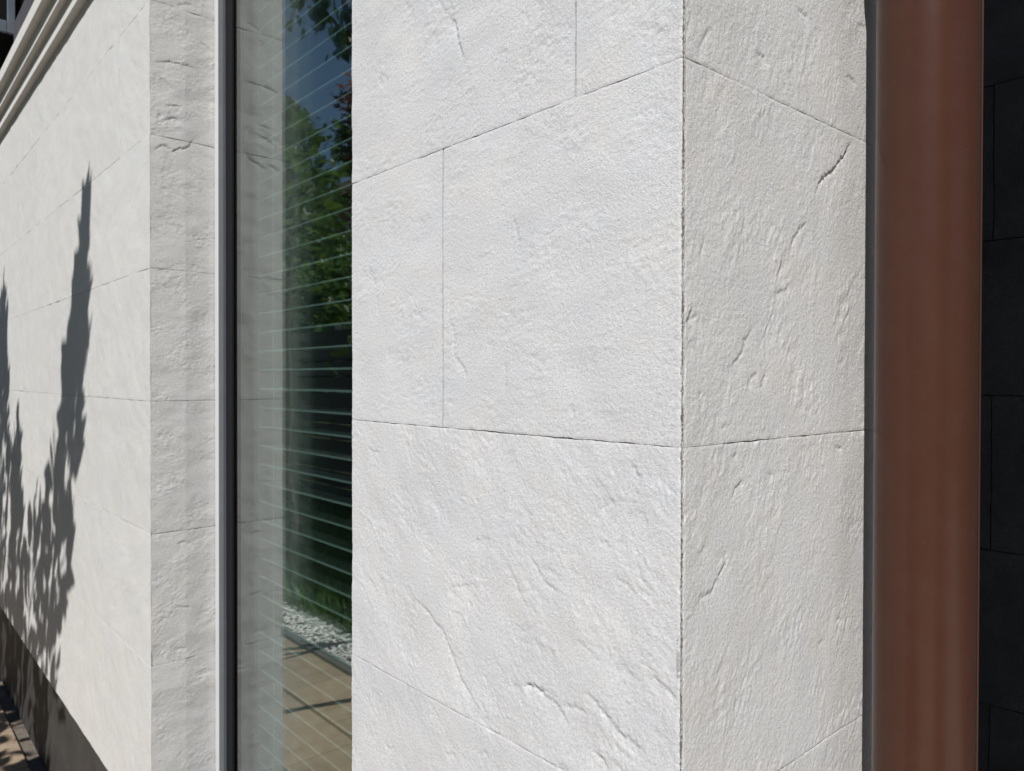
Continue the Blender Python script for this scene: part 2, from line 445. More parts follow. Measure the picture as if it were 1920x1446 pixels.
CRACKS_G = [
  (2.4, [(0.2876, 0.2428), (0.2781, 0.2365), (0.2699, 0.2241), (0.2549, 0.2132), (0.2437, 0.2032), (0.2327, 0.1987), (0.2176, 0.1883), (0.2113, 0.1796), (0.2071, 0.1738)]),
  (1.4, [(0.1968, 0.1491), (0.1778, 0.1371), (0.168, 0.1265), (0.1613, 0.1126)]),
  (1.0, [(0.1938, 0.1371), (0.1857, 0.1282), (0.1778, 0.1168)]),
  (1.0, [(0.0362, 0.2834), (0.0296, 0.2699), (0.0202, 0.2587), (0.0188, 0.2512)]),
  (1.4, [(0.1019, 0.0444), (0.0951, 0.0382), (0.0877, 0.032), (0.086, 0.0248), (0.0819, 0.0211), (0.0691, 0.0106), (0.0612, 0.0048)]),
  (0.8, [(0.1352, 0.0648), (0.1307, 0.0518), (0.1218, 0.0425), (0.1218, 0.0303), (0.12, 0.0172)]),
  (1.2, [(0.1518, 0.1092), (0.1444, 0.0969), (0.1379, 0.0873)]),
  (1.4, [(0.1236, 0.0051), (0.1183, -0.0009), (0.113, -0.0088)]),
  (1.1, [(0.1104, 0.0037), (0.1027, 0.0027), (0.096, 0.0005), (0.0935, -0.01)]),
  (0.9, [(0.0581, -0.0358), (0.0543, -0.0431)]),
  (1.4, [(0.0877, -0.0857), (0.0779, -0.0902), (0.0699, -0.0978)]),
  (1.5, [(0.0581, -0.1355), (0.0612, -0.1509), (0.0489, -0.1619), (0.0414, -0.1721), (0.0267, -0.1732), (0.0181, -0.1803)]),
  (0.7, [(0.2437, -0.3562), (0.236, -0.3694), (0.2294, -0.3796)]),
  (1.2, [(0.0181, 0.0502), (0.0132, 0.047), (0.0076, 0.0451)]),
  (1.5, [(0.0125, 0.0549), (0.009, 0.0472), (0.0034, 0.0436)]),
  (1.0, [(0.1343, 0.0747), (0.1528, 0.0794), (0.1661, 0.0878)]),
  (1.2, [(0.167, 0.0278), (0.1603, 0.0218)]),
  (1.2, [(0.101, 0.2789), (0.1122, 0.2802), (0.1253, 0.2741)]),
  (1.2, [(0.1719, 0.3393), (0.1867, 0.3381), (0.1968, 0.3363)]),
  (1.2, [(0.2699, 0.3056), (0.2864, 0.3034), (0.2937, 0.2993)]),
  (1.0, [(0.2961, 0.3597), (0.3059, 0.3649), (0.3159, 0.3669)]),
  (1.0, [(0.1253, -0.082), (0.1343, -0.086)]),
  (1.2, [(0.2504, -0.0664), (0.2676, -0.0706)]),
  (1.0, [(0.0707, -0.0664), (0.0763, -0.0633)]),
  (0.9, [(0.0289, 0.1143), (0.0267, 0.1035), (0.0217, 0.0924)]),
  (1.1, [(0.2561, -0.241), (0.2676, -0.2397)]),
  (1.0, [(0.2176, -0.2558), (0.2338, -0.2544)]),
  (0.9, [(0.0217, -0.1407), (0.0325, -0.1339)]),
  (1.0, [(0.0076, 0.0289), (0.0146, 0.0229)]),
  (1.1, [(0.0253, -0.0105), (0.0217, -0.0147)]),
]
CRACKS_R = [
  (1.6, [(0.0316, 0.5084), (0.0532, 0.5272), (0.0624, 0.5278), (0.0752, 0.517), (0.094, 0.5293), (0.0999, 0.528), (0.1142, 0.5371), (0.1178, 0.549), (0.1287, 0.5588)]),
  (1.4, [(0.0544, 0.5844), (0.0787, 0.5948), (0.094, 0.5909)]),
  (1.4, [(0.059, 0.6182), (0.0963, 0.6247)]),
  (1.4, [(0.035, 0.71), (0.0705, 0.7198), (0.1082, 0.7216), (0.1275, 0.7193)]),
  (1.3, [(0.0475, 0.6796), (0.0647, 0.6695), (0.0787, 0.656)]),
  (1.0, [(0.0822, 0.8517), (0.1059, 0.8631), (0.1239, 0.8665)]),
  (1.2, [(0.0452, 0.5956), (0.0544, 0.5929)]),
  (1.3, [(0.0775, -0.526), (0.1178, -0.5354)]),
  (1.2, [(0.074, -0.6218), (0.1059, -0.6282)]),
  (1.2, [(0.0822, -0.3824), (0.0999, -0.38), (0.1178, -0.3863)]),
  (-1.0, [(0.0316, -0.5552), (0.0498, -0.5483)]),
  (1.0, [(0.0362, -0.6044), (0.059, -0.6377)]),
  (1.0, [(0.136, 0.7879), (0.1607, 0.7762), (0.1694, 0.7673)]),
  (0.9, [(0.0822, -0.8762), (0.094, -0.8642)]),
]
# ---------------------------------------------------------------- stone relief
def gfield(n0, n1, d, lam, spread, theta, aniso, seed):
    """unit-variance random relief: wavelength lam (m), stretched along theta by aniso; axis 0 across, axis 1 up"""
    r = np.random.default_rng(seed)
    w = r.standard_normal((n0, n1))
    k0 = np.fft.fftfreq(n0, d)[:, None]; k1 = np.fft.rfftfreq(n1, d)[None, :]
    ka = k0*math.cos(theta) + k1*math.sin(theta)
    kp = -k0*math.sin(theta) + k1*math.cos(theta)
    k = np.sqrt((ka*aniso)**2 + kp**2) + 1e-9
    flt = np.exp(-(np.log(k*lam))**2 / (2*spread**2)) / np.sqrt(k)
    flt[0, 0] = 0
    h = np.fft.irfft2(np.fft.rfft2(w)*flt, s=(n0, n1))
    return (h - h.mean()) / (h.std() + 1e-12)

def crack_relief(A0, A1, cracks, jitter):
    """ledges: the surface drops at the line and climbs back to the plane further down"""
    h = np.zeros_like(A0)
    for amp, pts in cracks:
        P = np.array(pts)
        lam = 0.010 + 0.004*abs(amp)
        pad = lam*3.0 + 0.004
        m0 = (A0[:, 0] > P[:, 0].min()-pad) & (A0[:, 0] < P[:, 0].max()+pad)
        m1 = (A1[0, :] > P[:, 1].min()-pad) & (A1[0, :] < P[:, 1].max()+pad)
        if not m0.any() or not m1.any(): continue
        ix = np.ix_(np.where(m0)[0], np.where(m1)[0])
        X, Y = A0[ix] + 0.0007*jitter[0][ix], A1[ix] + 0.0007*jitter[1][ix]
        seg = np.linalg.norm(np.diff(P, axis=0), axis=1)
        tot = seg.sum(); acc = np.concatenate([[0], np.cumsum(seg)])
        best = np.full(X.shape, 1e9); side = np.zeros_like(X); along = np.zeros_like(X)
        for i in range(len(P)-1):
            d = (P[i+1]-P[i]) / max(seg[i], 1e-9)
            s = np.clip((X-P[i, 0])*d[0] + (Y-P[i, 1])*d[1], 0, seg[i])
            dx, dy = X-P[i, 0]-s*d[0], Y-P[i, 1]-s*d[1]
            dist = np.hypot(dx, dy)
            nx, ny = d[1], -d[0]
            if ny > 0 or (abs(ny) < 0.15 and nx*CRACK_SIDE > 0): nx, ny = -nx, -ny     # below / shaded side
            sg = np.sign(dx*nx + dy*ny)
            upd = dist < best
            best = np.where(upd, dist, best); side = np.where(upd, sg, side)
            along = np.where(upd, (acc[i]+s)/tot, along)
        env = np.clip(np.sin(np.pi*np.clip(along, 0.03, 0.97))*1.6, 0, 1)
        beyond = np.exp(-np.clip(best-lam*2.4, 0, None)/0.004)
        if amp > 0:
            low = np.where(side > 0, np.exp(-best/lam), np.exp(-best/0.0011))
            groove = 0.45*np.exp(-(best/0.0014)**2)
            h[ix] -= 0.001*amp*env*(low*0.75 + groove)*beyond
        else:
            h[ix] += 0.0005*abs(amp)*env*np.exp(-(best/0.0022)**2)
    return h

CRACK_SIDE = 1.0

def relief(c0, c1, d, seed, theta=-0.9, rough=1.0, ledge=1.0, cracks=(), aniso=1.9, soft=1.0):
    n0, n1 = len(c0), len(c1)
    g = lambda lam, sp, an, k, th=theta: gfield(n0, n1, d, lam, sp, th, an, seed*31+k)
    A0, A1 = np.meshgrid(c0, c1, indexing='ij')
    mask = np.clip(0.75 + 0.45*g(0.09, 0.5, 1.3, 1), 0.25, 2.0)
    h = np.zeros((n0, n1))
    if d < 0.003:
        h += 0.000064*g(0.0042, 0.35, 1.2, 2)
        h += 0.000080*g(0.0075, 0.4, aniso, 3)*mask
    h += 0.000075*g(0.020, 0.45, aniso, 4)*mask
    h += 0.00015*soft*g(0.055, 0.45, 1.6, 5)
    h += 0.00028*soft*g(0.15, 0.4, 1.2, 6)
    h *= rough
    # split-face ledges: a saw-tooth of a warped coordinate, kept only in patches
    perp = -A0*math.sin(theta) + A1*math.cos(theta)
    for k, (L, a) in enumerate(((0.034, 0.00034), (0.013, 0.00013))):
        ph = perp/L + 0.9*g(0.08, 0.5, 1.8, 10+k) + 0.22*g(0.018, 0.5, 1.5, 12+k)
        fr = ph - np.floor(ph)
        saw = np.where(fr < 0.9, fr/0.9, (1-fr)/0.1) - 0.5
        patch = np.clip(g(0.06, 0.5, 1.5, 14+k) - (0.55 if k == 0 else 0.25), 0, 1.4)
        h += a*saw*patch*ledge
    if len(cracks):
        h += crack_relief(A0, A1, cracks, (g(0.006, 0.5, 1, 20), g(0.006, 0.5, 1, 21)))
    return h

SLAB_NO = [0]
def slab(parent, plane, at, a0, a1, z0, z1, d, theta=-0.9, rough=1.0, ledge=1.0, cracks=(), mat=None, name="stone_slab",
         gap=0.00035, depth=0.011, seed=None, ends=(1, 1), soft=1.0, shade_fold=None, rag=None):
    """one cladding slab. plane 'F': faces -y at y=at, a = x;  'R': faces +x at x=at, a = y"""
    SLAB_NO[0] += 1
    seed = SLAB_NO[0] if seed is None else seed
    r = np.random.default_rng(1000 + seed)
    a0 += gap*ends[0]; a1 -= gap*ends[1]; z0 += gap; z1 -= gap
    n0 = max(4, int(round((a1-a0)/d))+1); n1 = max(4, int(round((z1-z0)/d))+1)
    c0 = np.linspace(a0, a1, n0); c1 = np.linspace(z0, z1, n1)
    h = relief(c0, c1, d, seed, theta, rough, ledge, cracks, soft=soft)
    h = h + r.uniform(-0.0003, 0.0003)
    if shade_fold: h = h + np.clip(c0-shade_fold[0], 0, None)[:, None]*shade_fold[1]
    A0, A1 = np.meshgrid(c0, c1, indexing='ij')
    # slightly ragged arrises
    wob = lambda n, s: 0.00022*np.convolve(r.standard_normal(n+20), np.ones(9)/3, 'same')[10:10+n]*s
    sc = 1.0 if d < 0.004 else 0.5
    A1[:, 0] += np.clip(wob(n0, sc), -0.0003, 0.0007); A1[:, -1] += np.clip(wob(n0, sc), -0.0007, 0.0003)
    A0[0, :] += np.clip(wob(n1, sc), -0.0003, 0.0004)*min(ends[0], 1); A0[-1, :] += np.clip(wob(n1, sc), -0.0004, 0.0003)*min(ends[1], 1)
    if rag is not None and d < 0.004:      # broken arris along the corner
        e = gfield(8, n1, d, 0.007, 0.7, 0, 1, seed*7+5)[0]*0.00035 + np.clip(gfield(8, n1, d, 0.018, 0.6, 0, 1, seed*7+6)[0]-1.0, 0, 2)*0.0011
        e = np.clip(e, -0.0005, 0.0013)
        A0[rag, :] += e if rag == 0 else -e
        h[rag, :] -= 0.0003 + np.clip(e, 0, None)*0.4
    if d < 0.004:
        for sl in ((slice(None), 0), (slice(None), -1)): h[sl] -= 0.00025
    Z = A1 + EYE
    if plane == 'F':
        front = np.stack([A0, at - h, Z], -1); back = np.stack([A0, np.full_like(h, at + depth), Z], -1)
        flip = False
    else:
        front = np.stack([at + h, A0, Z], -1); back = np.stack([np.full_like(h, at - depth), A0, Z], -1)
        flip = False
    idx = np.arange(n0*n1).reshape(n0, n1)
    q = np.stack([idx[:-1, :-1], idx[1:, :-1], idx[1:, 1:], idx[:-1, 1:]], -1).reshape(-1, 4)
    vs = [front.reshape(-1, 3)]; qs = [q]; base = n0*n1
    for fr, bk, rev in ((front[:, 0], back[:, 0], True), (front[:, -1], back[:, -1], False), (front[0], back[0], False), (front[-1], back[-1], True)):
        n = len(fr)
        vs += [fr, bk]
        i = np.arange(n-1)
        s = np.stack([base+i, base+i+1, base+n+i+1, base+n+i], -1)
        qs.append(s[:, ::-1] if rev else s); base += 2*n
    Q = np.concatenate(qs)
    sm = np.zeros(len(Q), bool); sm[:len(q)] = True
    me = mesh_from(name, np.concatenate(vs), quads=Q, smooth=sm)
    return link(name, me, mat or M["stone"], parent)

ROWS = [-1.04, -0.653, -0.353, -0.053, 0.247, 0.547, 0.847, 1.147, 1.5]
VF = 0.027          # the long facade stands 27 mm behind the pier's face
TOP = 1.063
G_END = 0.50

# ================================================================ ground and path (structure)
me = mesh_from("ground", [(-400, -400, -0.06), (400, -400, -0.06), (400, 400, -0.06), (-400, 400, -0.06)], quads=[(0, 1, 2, 3)])
tag(link("ground", me, M["soil"]), kind="structure")
b = MB(); b.box(-14, 0.4, -0.90, 1.6, -0.05, -0.012)
path = tag(b.build("path", M["grout"]), kind="structure")
pm = []
for k in range(3):
    b = MB(); w, l = 0.296, 0.396
    b.box(0.002, l, 0.002, w, -0.045, 0.0, 0.004)
    me = bpy.data.meshes.new("paver"); me.from_pydata(b.v, [], b.f); me.update(); me.materials.append(M["paver"]); pm.append(me)
for j in range(7):
    for i in range(-24, 14):
        if j >= 3 and i < 0: continue
        if i >= 1: continue
        o = bpy.data.objects.new("paver", pm[(i+j) % 3]); col.objects.link(o)
        o.parent = path
        o.location = (i*0.4 + (j % 2)*0.2, -0.90 + j*0.3, random.uniform(-0.0015, 0.001))
bounce_paving = MB(); bounce_paving.box(0.402, 9.2, -4.02, 1.18, -0.012, -0.010)  # pale paving out of view, added to bounce sunlight onto the pier's side
bounce_paving = tag(bounce_paving.build("bounce_paving", M["grout"]), kind="structure")
b = MB(); b.box(0.002, 0.598, 0.002, 0.518, -0.0095, 0.002, 0.003)
lm_ = bpy.data.meshes.new("bounce_slab"); lm_.from_pydata(b.v, [], b.f); lm_.update(); lm_.materials.append(M["bounce_paving"])
for j in range(-6, 4):
    for i in range(14):
        o = bpy.data.objects.new("bounce_slab", lm_); col.objects.link(o); o.parent = bounce_paving
        o.location = (0.602 + i*0.6, -0.90 + j*0.52, random.uniform(-0.001, 0.001))
b = MB(); b.box(-14, 0.4, -2.9, -0.955, -0.05, -0.02)
tag(b.build("planting_bed", M["bed"]), kind="structure")

# ================================================================ corner pier
pier = thing("corner_pier", (-0.25, 0.25, 0), "pale rough stone-clad corner pier standing between the window and the brown downpipe", "pier")
b = MB(); b.box(-0.4955, -0.0115, 0.0115, G_END-0.0115, 0, EYE+1.5)
b.build("wall_core", M["core"], pier)
b = MB(); b.box(-0.494, -0.013, 0.009, G_END-0.013, 0.002, EYE-1.042)
b.box(-0.496, -0.002, 0.010, G_END-0.02, 0.001, EYE-1.0435)
b.build("plinth", M["plinth"], pier)
D = 0.0015
thF = {3: -0.95, 4: -0.45, 5: 0.55, 2: -1.05}
for i in range(len(ROWS)-1):
    z0, z1 = ROWS[i], ROWS[i+1]
    fine = 1 <= i <= 4
    d = D if fine else 0.006
    joints = {4: [-0.114], 3: [-0.3113], 5: [-0.30], 6: [-0.12], 7: [-0.3], 0: [-0.25]}.get(i, [])
    xs = [-0.507] + joints + [-0.0014]
    for k in range(len(xs)-1):
        theta = {4: 0.35, 3: 0.25, 2: -0.85, 1: -0.95}.get(i, -0.8)
        slab(pier, 'F', 0.0, xs[k], xs[k+1], z0, z1, d, theta, {3: 0.85, 4: 1.0, 2: 1.05, 1: 1.0}.get(i, 1.0),
             {3: 0.5, 4: 0.6, 2: 1.0, 1: 0.9}.get(i, 1.0), CRACKS_F if fine else (), ends=(3.2 if k else 0.2, 3.2 if k < len(xs)-2 else 0), rag=-1 if k == len(xs)-2 else None)
CRACKS_G.append((-0.35, [(0.2042, -0.05), (0.2042, 0.10), (0.2042, 0.245)]))
CRACK_SIDE = -1.0
for i in range(len(ROWS)-1):
    z0, z1 = ROWS[i], ROWS[i+1]
    fine = 1 <= i <= 4
    d = D if fine else 0.006
    slab(pier, 'R', 0.0, 0.0024, G_END, z0, z1, d, {3: 1.25, 4: 1.35, 2: 1.2, 1: 1.1}.get(i, 1.1), 1.1, {3: 0.7, 4: 0.8, 2: 0.45, 1: 0.4}.get(i, 1.0),
         [(a*0.72 if a > 0 else a, p) for a, p in CRACKS_G] if fine else (), ends=(0, 1), soft=0.5, mat=M['stone_warm'], rag=0)
# unseen sides of the pier: window reveal and back, clad in plain returns
for i in range(len(ROWS)-1):
    b = MB(); b.box(-0.507, -0.4958, 0.0125, 0.165, EYE+ROWS[i]+0.0006, EYE+ROWS[i+1]-0.0006)
    b.build("stone_slab", M["stone"], pier)
    b = MB(); b.box(-0.4955, -0.0125, G_END-0.0112, G_END+0.001, EYE+ROWS[i]+0.0006, EYE+ROWS[i+1]-0.0006)
    b.build("stone_slab", M["stone"], pier)
# rough gritty arris where the two faces meet
nz = 1500; zz = np.linspace(ROWS[1], ROWS[5], nz)
prof = np.array([(-0.0078, 0.0006), (-0.0068, -0.0001), (-0.0058, -0.0004), (-0.0048, -0.0005), (-0.0038, -0.0005), (-0.0028, -0.0004), (-0.0020, 0.0002), (-0.0016, 0.0010),
                 (-0.0014, 0.0020), (-0.0010, 0.0030), (-0.0007, 0.0040), (-0.0004, 0.0050), (-0.0002, 0.0060), (-0.0004, 0.0070), (-0.0012, 0.0080)])
prof[:7] *= (0.80, 0.7); prof[:7, 1] += 0.0012; prof[7:] *= 0.45
nrm = np.array([(0, -1)]*6 + [(0.3, -0.95), (0.7, -0.7), (0.95, -0.3)] + [(1, 0)]*6, float)
amp = np.array([0.3, 0.6, 0.9, 1, 1.1, 1.2, 1.5, 1.8, 1.8, 1.5, 1.2, 1.0, 0.8, 0.5, 0.2])
jit = gfield(len(prof)*4, nz, 0.0008, 0.0024, 0.45, 0, 1, 901)[::4][:len(prof)]*0.00007 + rng.standard_normal((len(prof), nz))*0.00003
slow = gfield(8, nz, 0.0008, 0.03, 0.6, 0, 1, 902)[0]*0.0002
bite = np.clip(gfield(8, nz, 0.0008, 0.012, 0.6, 0, 1, 903)[0]-0.9, 0, 2)*0.0008
bite = bite + 0.0003*np.clip(0.8+gfield(8, nz, 0.0008, 0.004, 0.6, 0, 1, 904)[0]*0.7, 0, 2)
P = prof[:, None, :] + nrm[:, None, :]*((jit*amp[:, None])[..., None]) 
P[7:9, :, 0] += slow - bite; P[7:9, :, 1] -= slow*0.3 - bite*0.4
V = np.concatenate([P, np.broadcast_to((zz+EYE)[None, :, None], (len(prof), nz, 1))], -1)
idx = np.arange(len(prof)*nz).reshape(len(prof), nz)
q = np.stack([idx[:-1, :-1], idx[1:, :-1], idx[1:, 1:], idx[:-1, 1:]], -1).reshape(-1, 4)
link("corner_arris", mesh_from("corner_arris", V, quads=q, smooth=True), M["edge"], pier)
# dirty broken line right on the corner
nd_ = 2200; zd = np.linspace(ROWS[1], ROWS[5], nd_); dz_ = zd[1]-zd[0]
wv = 0.00032 + gfield(8, nd_, dz_, 0.004, 0.6, 0, 1, 911)[0]*0.00028 + gfield(8, nd_, dz_, 0.05, 0.6, 0, 1, 912)[0]*0.00022
wv = np.clip(wv, 0.00002, 0.0013); sh_ = gfield(8, nd_, dz_, 0.012, 0.6, 0, 1, 913)[0]*0.00018
bx_, by_ = -0.00045, 0.0006
L_ = np.stack([bx_ - 0.35*wv + 0.3*sh_, by_ - 0.35*wv + 0.3*sh_, zd+EYE], -1)
R_ = np.stack([np.minimum(bx_ + 0.35*wv, 0.0004) + 0.3*sh_, by_ + 1.5*wv + 0.6*sh_, zd+EYE], -1)
C_ = np.stack([np.full(nd_, -0.0022), np.full(nd_, 0.0022), zd+EYE], -1)
vs = np.concatenate([L_, R_, C_]); k_ = np.arange(nd_-1)
q = np.concatenate([np.stack([k_, nd_+k_, nd_+k_+1, k_+1], -1), np.stack([nd_+k_, 2*nd_+k_, 2*nd_+k_+1, nd_+k_+1], -1), np.stack([2*nd_+k_, k_, k_+1, 2*nd_+k_+1], -1)])
link("broken_edge", mesh_from("broken_edge", vs, quads=q), M["edge_dirt"], pier)
for z0, z1 in ((ROWS[0], ROWS[1]-0.0005), (ROWS[5]+0.0005, ROWS[-1])):
    b = MB(); b.box(-0.0028, -0.0006, 0.0006, 0.0028, EYE+z0, EYE+z1, 0.0008)
    b.build("corner_arris", M["edge"], pier)

# ================================================================ long facade beyond the window
fac = thing("facade_wall", (-2.6, 0.2, 0), "long pale stone facade with leafy shadows, beyond the window, under a ribbed cornice", "wall")
U0 = -1.461
b = MB(); b.box(-6.5, U0-0.012, VF+0.0115, 0.6, 0, EYE+TOP+0.05)
b.box(-1.62, U0-0.012, VF+0.0115, 0.6, EYE+TOP+0.051, EYE+1.5)
b.box(U0-0.0118, -0.4965, VF+0.0115, 0.166, EYE+1.202, EYE+1.5)        # lintel over the window
b.box(U0-0.0118, -0.4965, 0.262, 0.6, EYE+1.202, EYE+1.5)
b.build("wall_core", M["core"], fac)
rowjoint = {6: [-1.83, -2.36, -2.90, -3.43], 5: [-1.71, -2.25, -2.80, -3.33], 4: [-1.895, -2.427, -2.96, -3.422], 3: [-2.05, -2.60, -3.13],
            2: [-1.71, -2.25, -2.80, -3.33], 1: [-1.895, -2.427, -2.96, -3.45], 0: [-2.10, -2.66, -3.2]}
CRACK_SIDE = 1.0
FROWS = ROWS[:7] + [TOP]
for i in range(len(FROWS)-1):
    js = list(rowjoint[i])
    while js[-1] > -5.9: js.append(js[-1]-0.535)
    xs = [U0] + js + [-6.5]
    for k in range(len(xs)-1):
        near = xs[k] > -3.8
        slab(fac, 'F', VF, xs[k+1], xs[k], FROWS[i], FROWS[i+1], 0.0035 if xs[k] > -1.6 else (0.005 if near else 0.02), [-0.9, 0.4, -0.6][(i+k) % 3], 1.0, 0.9,
             gap=0.0004, mat=M['stone_far'], ends=(1, 1 if k else 0.0), depth=0.011 if k else 0.001)
slab(fac, 'F', VF, -1.62, U0, TOP, 1.5, 0.006)
# lintel slabs over the window
for k, (x0, x1) in enumerate(((U0+0.0005, -0.98), (-0.98, -0.5075))):
    slab(fac, 'F', VF, x0, x1, 1.202, 1.5, 0.006)
# reveal slabs, facing the camera's side
CRACKS_G.append((-0.35, [(0.2042, -0.05), (0.2042, 0.10), (0.2042, 0.245)]))
CRACK_SIDE = -1.0
for i in range(len(ROWS)-1):
    slab(fac, 'R', U0, VF+0.0013, 0.1735, ROWS[i], ROWS[i+1], 0.0022, 0.25 if i % 2 else -0.2, 1.4, 1.0, CRACKS_R, ends=(0, 0), mat=M['stone_far'], shade_fold=(0.1035, -0.085))  # bend shapes in the brightness step made by sun bounced off the glass
# plinth: dark rendered panels under the cladding
for k, (x0, x1) in enumerate(((-1.95, U0-0.001), (-2.60, -1.952), (-3.25, -2.602), (-4.1, -3.252), (-6.5, -4.102))):
    b = MB(); b.box(x0, x1, VF+0.0075, VF+0.03, 0.0005, EYE-1.0405, 0.0015)
    b.build("plinth_panel", M["plinth"], fac)
b = MB(); b.box(U0, -0.5075, VF+0.03, 0.26, 0, EYE-1.0405); b.build("plinth_panel", M["plinth"], fac)
b = MB(); b.box(U0+0.001, -0.5085, -0.01, 0.20, EYE-1.040, EYE-1.012, 0.003); b.build("window_sill", M["plinth"], fac)
# ribbed cornice
cor = MB(); cor.box(-6.5, -1.621, VF+0.001, 0.2, EYE+TOP+0.0505, EYE+1.1945)
cornice = cor.build("cornice", M["cornice"], fac)
steps = [(1.063, 0.0056, 1.1092), (1.1092, -0.0131, 1.1496), (1.1496, -0.0363, 1.1955)]
for zs, yf, zt in steps:
    b = MB()
    prof = [(VF+0.0005, zs), (VF+0.0005, zt-0.0004), (yf+0.0004, zt-0.0004), (yf, zt-0.003), (yf, zs+0.0015), (yf+0.0015, zs)]
    b.extrude_x([(y, z+EYE) for y, z in prof][::-1], -6.5, -1.62)
    b.build("moulding_band", M["cornice"], cornice)
b = MB()
b.extrude_x([(y, z+EYE) for y, z in [(VF+0.05, 1.196), (-0.030, 1.196), (-0.034, 1.202), (-0.034, 1.268), (-0.026, 1.276), (VF+0.05, 1.286)]], -2.87, -1.62)
b.build("flashing", M["flashing"], cornice)
b = MB(); b.box(-6.5, -1.622, VF+0.012, 0.6, EYE+1.1965, EYE+3.2)
b.build("upper_wall", M["black_wall"], fac)

# upper window surround that juts out over the cornice
up = thing("upper_window", (-3.2, 0.0, EYE+1.4), "grey framed black window box jutting out above the cornice at the top", "window")
b = MB(); b.box(-3.9, -3.131, -0.13, VF+0.010, EYE+1.35, EYE+2.4); b.build("window_box", M["black_wall"], up)
b = MB(); b.box(-3.130, -3.115, -0.020, 0.006, EYE+1.325, EYE+2.4, 0.002); b.build("frame_post", M["grey_frame"], up)
b = MB(); b.box(-3.130, -3.115, -0.13, -0.0205, EYE+1.325, EYE+1.37, 0.002); b.build("frame_rail", M["grey_frame"], up)

# ================================================================ window
win = thing("window", (-0.98, 0.2, EYE-1.0), "tall narrow triple-glazed window with dark anthracite frame reflecting trees and path", "window")
ZB, ZT = EYE-1.011, EYE+1.2015
b = MB(); b.box(U0-0.004, U0+0.0145, 0.1715, 0.1800, ZB, ZT, 0.002); b.build("sealant_strip", M["sealant"], win)
b = MB(); b.box(U0+0.0150, U0+0.0470, 0.1735, 0.182, ZB, ZT, 0.0015); b.build("frame_face", M["frame_face"], win)
b = MB()
b.box(U0+0.0005, U0+0.0485, 0.1825, 0.255, ZB, ZT)
b.box(U0+0.0475, U0+0.0580, 0.1750, 0.1825, ZB+0.0505, ZT-0.0505)
b.box(-0.5575, -0.5080, 0.1675, 0.255, ZB, ZT)
b.box(U0+0.0490, -0.558, 0.1675, 0.255, ZB, ZB+0.05)
b.box(U0+0.0490, -0.558, 0.1675, 0.255, ZT-0.05, ZT)
b.build("frame", M["anthracite"], win)
b = MB(); b.box(U0+0.0585, U0+0.090, 0.1765, 0.1825, ZB+0.0505, ZT-0.0505, 0.001); b.build("gasket", M["gasket"], win)
for vg in (0.183, 0.203, 0.221):
    b = MB(); b.box(U0+0.0500, -0.5585, vg, vg+0.004, ZB+0.0505, ZT-0.0505)
    b.build("glass_pane", M["glass_coated" if vg < 0.19 else "glass"], win)
b = MB()
for vg in (0.1875, 0.2075):
    b.box(U0+0.0502, U0+0.085, vg, vg+0.015-(0.002 if vg > 0.2 else 0), ZB+0.0507, ZT-0.0507)
b.build("spacer_bar", M["gasket"], win)

# dark room behind the window
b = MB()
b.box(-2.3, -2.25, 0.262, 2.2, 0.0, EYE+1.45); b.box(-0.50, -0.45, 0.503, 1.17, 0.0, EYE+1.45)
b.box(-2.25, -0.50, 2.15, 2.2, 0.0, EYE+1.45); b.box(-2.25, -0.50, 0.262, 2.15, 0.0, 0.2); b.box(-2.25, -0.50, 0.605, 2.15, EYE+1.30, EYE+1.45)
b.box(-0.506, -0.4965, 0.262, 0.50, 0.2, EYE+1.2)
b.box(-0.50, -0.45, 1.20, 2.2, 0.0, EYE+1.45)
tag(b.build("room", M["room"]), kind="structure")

# venetian blind
blind = thing("venetian_blind", (-0.98, 0.27, EYE+1.18), "grey green venetian blind of thin horizontal slats hanging behind the glass", "blind")
P0, PITCH = 0.0175, 0.0443
prof = [(0.2470 + 0.046*t/8, 0.0035*math.sin(math.pi*t/8)) for t in range(9)]
out = prof + [(y, z+0.0022) for y, z in reversed(prof)]
b = MB(); b.extrude_x(out[::-1], -1.378, -0.60)
s_me = bpy.data.meshes.new("slat"); s_me.from_pydata(b.v, [], b.f); s_me.update(); s_me.materials.append(M["slat"])
b = MB(); b.extrude_x([(0.2450, -0.0006), (0.2450, 0.0028), (0.2468, 0.0034), (0.2468, -0.0012)], -1.378, -0.60)
e_me = bpy.data.meshes.new("slat_sunlit_edge"); e_me.from_pydata(b.v, [], b.f); e_me.update(); e_me.materials.append(M["slat_sunlit_edge"])
for k in range(-21, 27):
    z = EYE + P0 + k*PITCH
    o = bpy.data.objects.new("slat", s_me); col.objects.link(o); o.parent = blind
    o.location = Vector((0, 0, z)) - Vector(blind.location)
    e = bpy.data.objects.new("slat_sunlit_edge", e_me); col.objects.link(e); e.parent = o
b = MB(); b.box(-1.385, -0.60, 0.243, 0.295, EYE+1.185, EYE+1.2, 0.002); b.build("head_rail", M["slat"], blind)
for x in (-1.30, -0.70):
    b = MB(); b.tube([(x, 0.2445, EYE-0.93), (x, 0.2445, EYE+1.185)], [0.0006, 0.0006], 5); b.build("ladder_cord", M["tape"], blind)

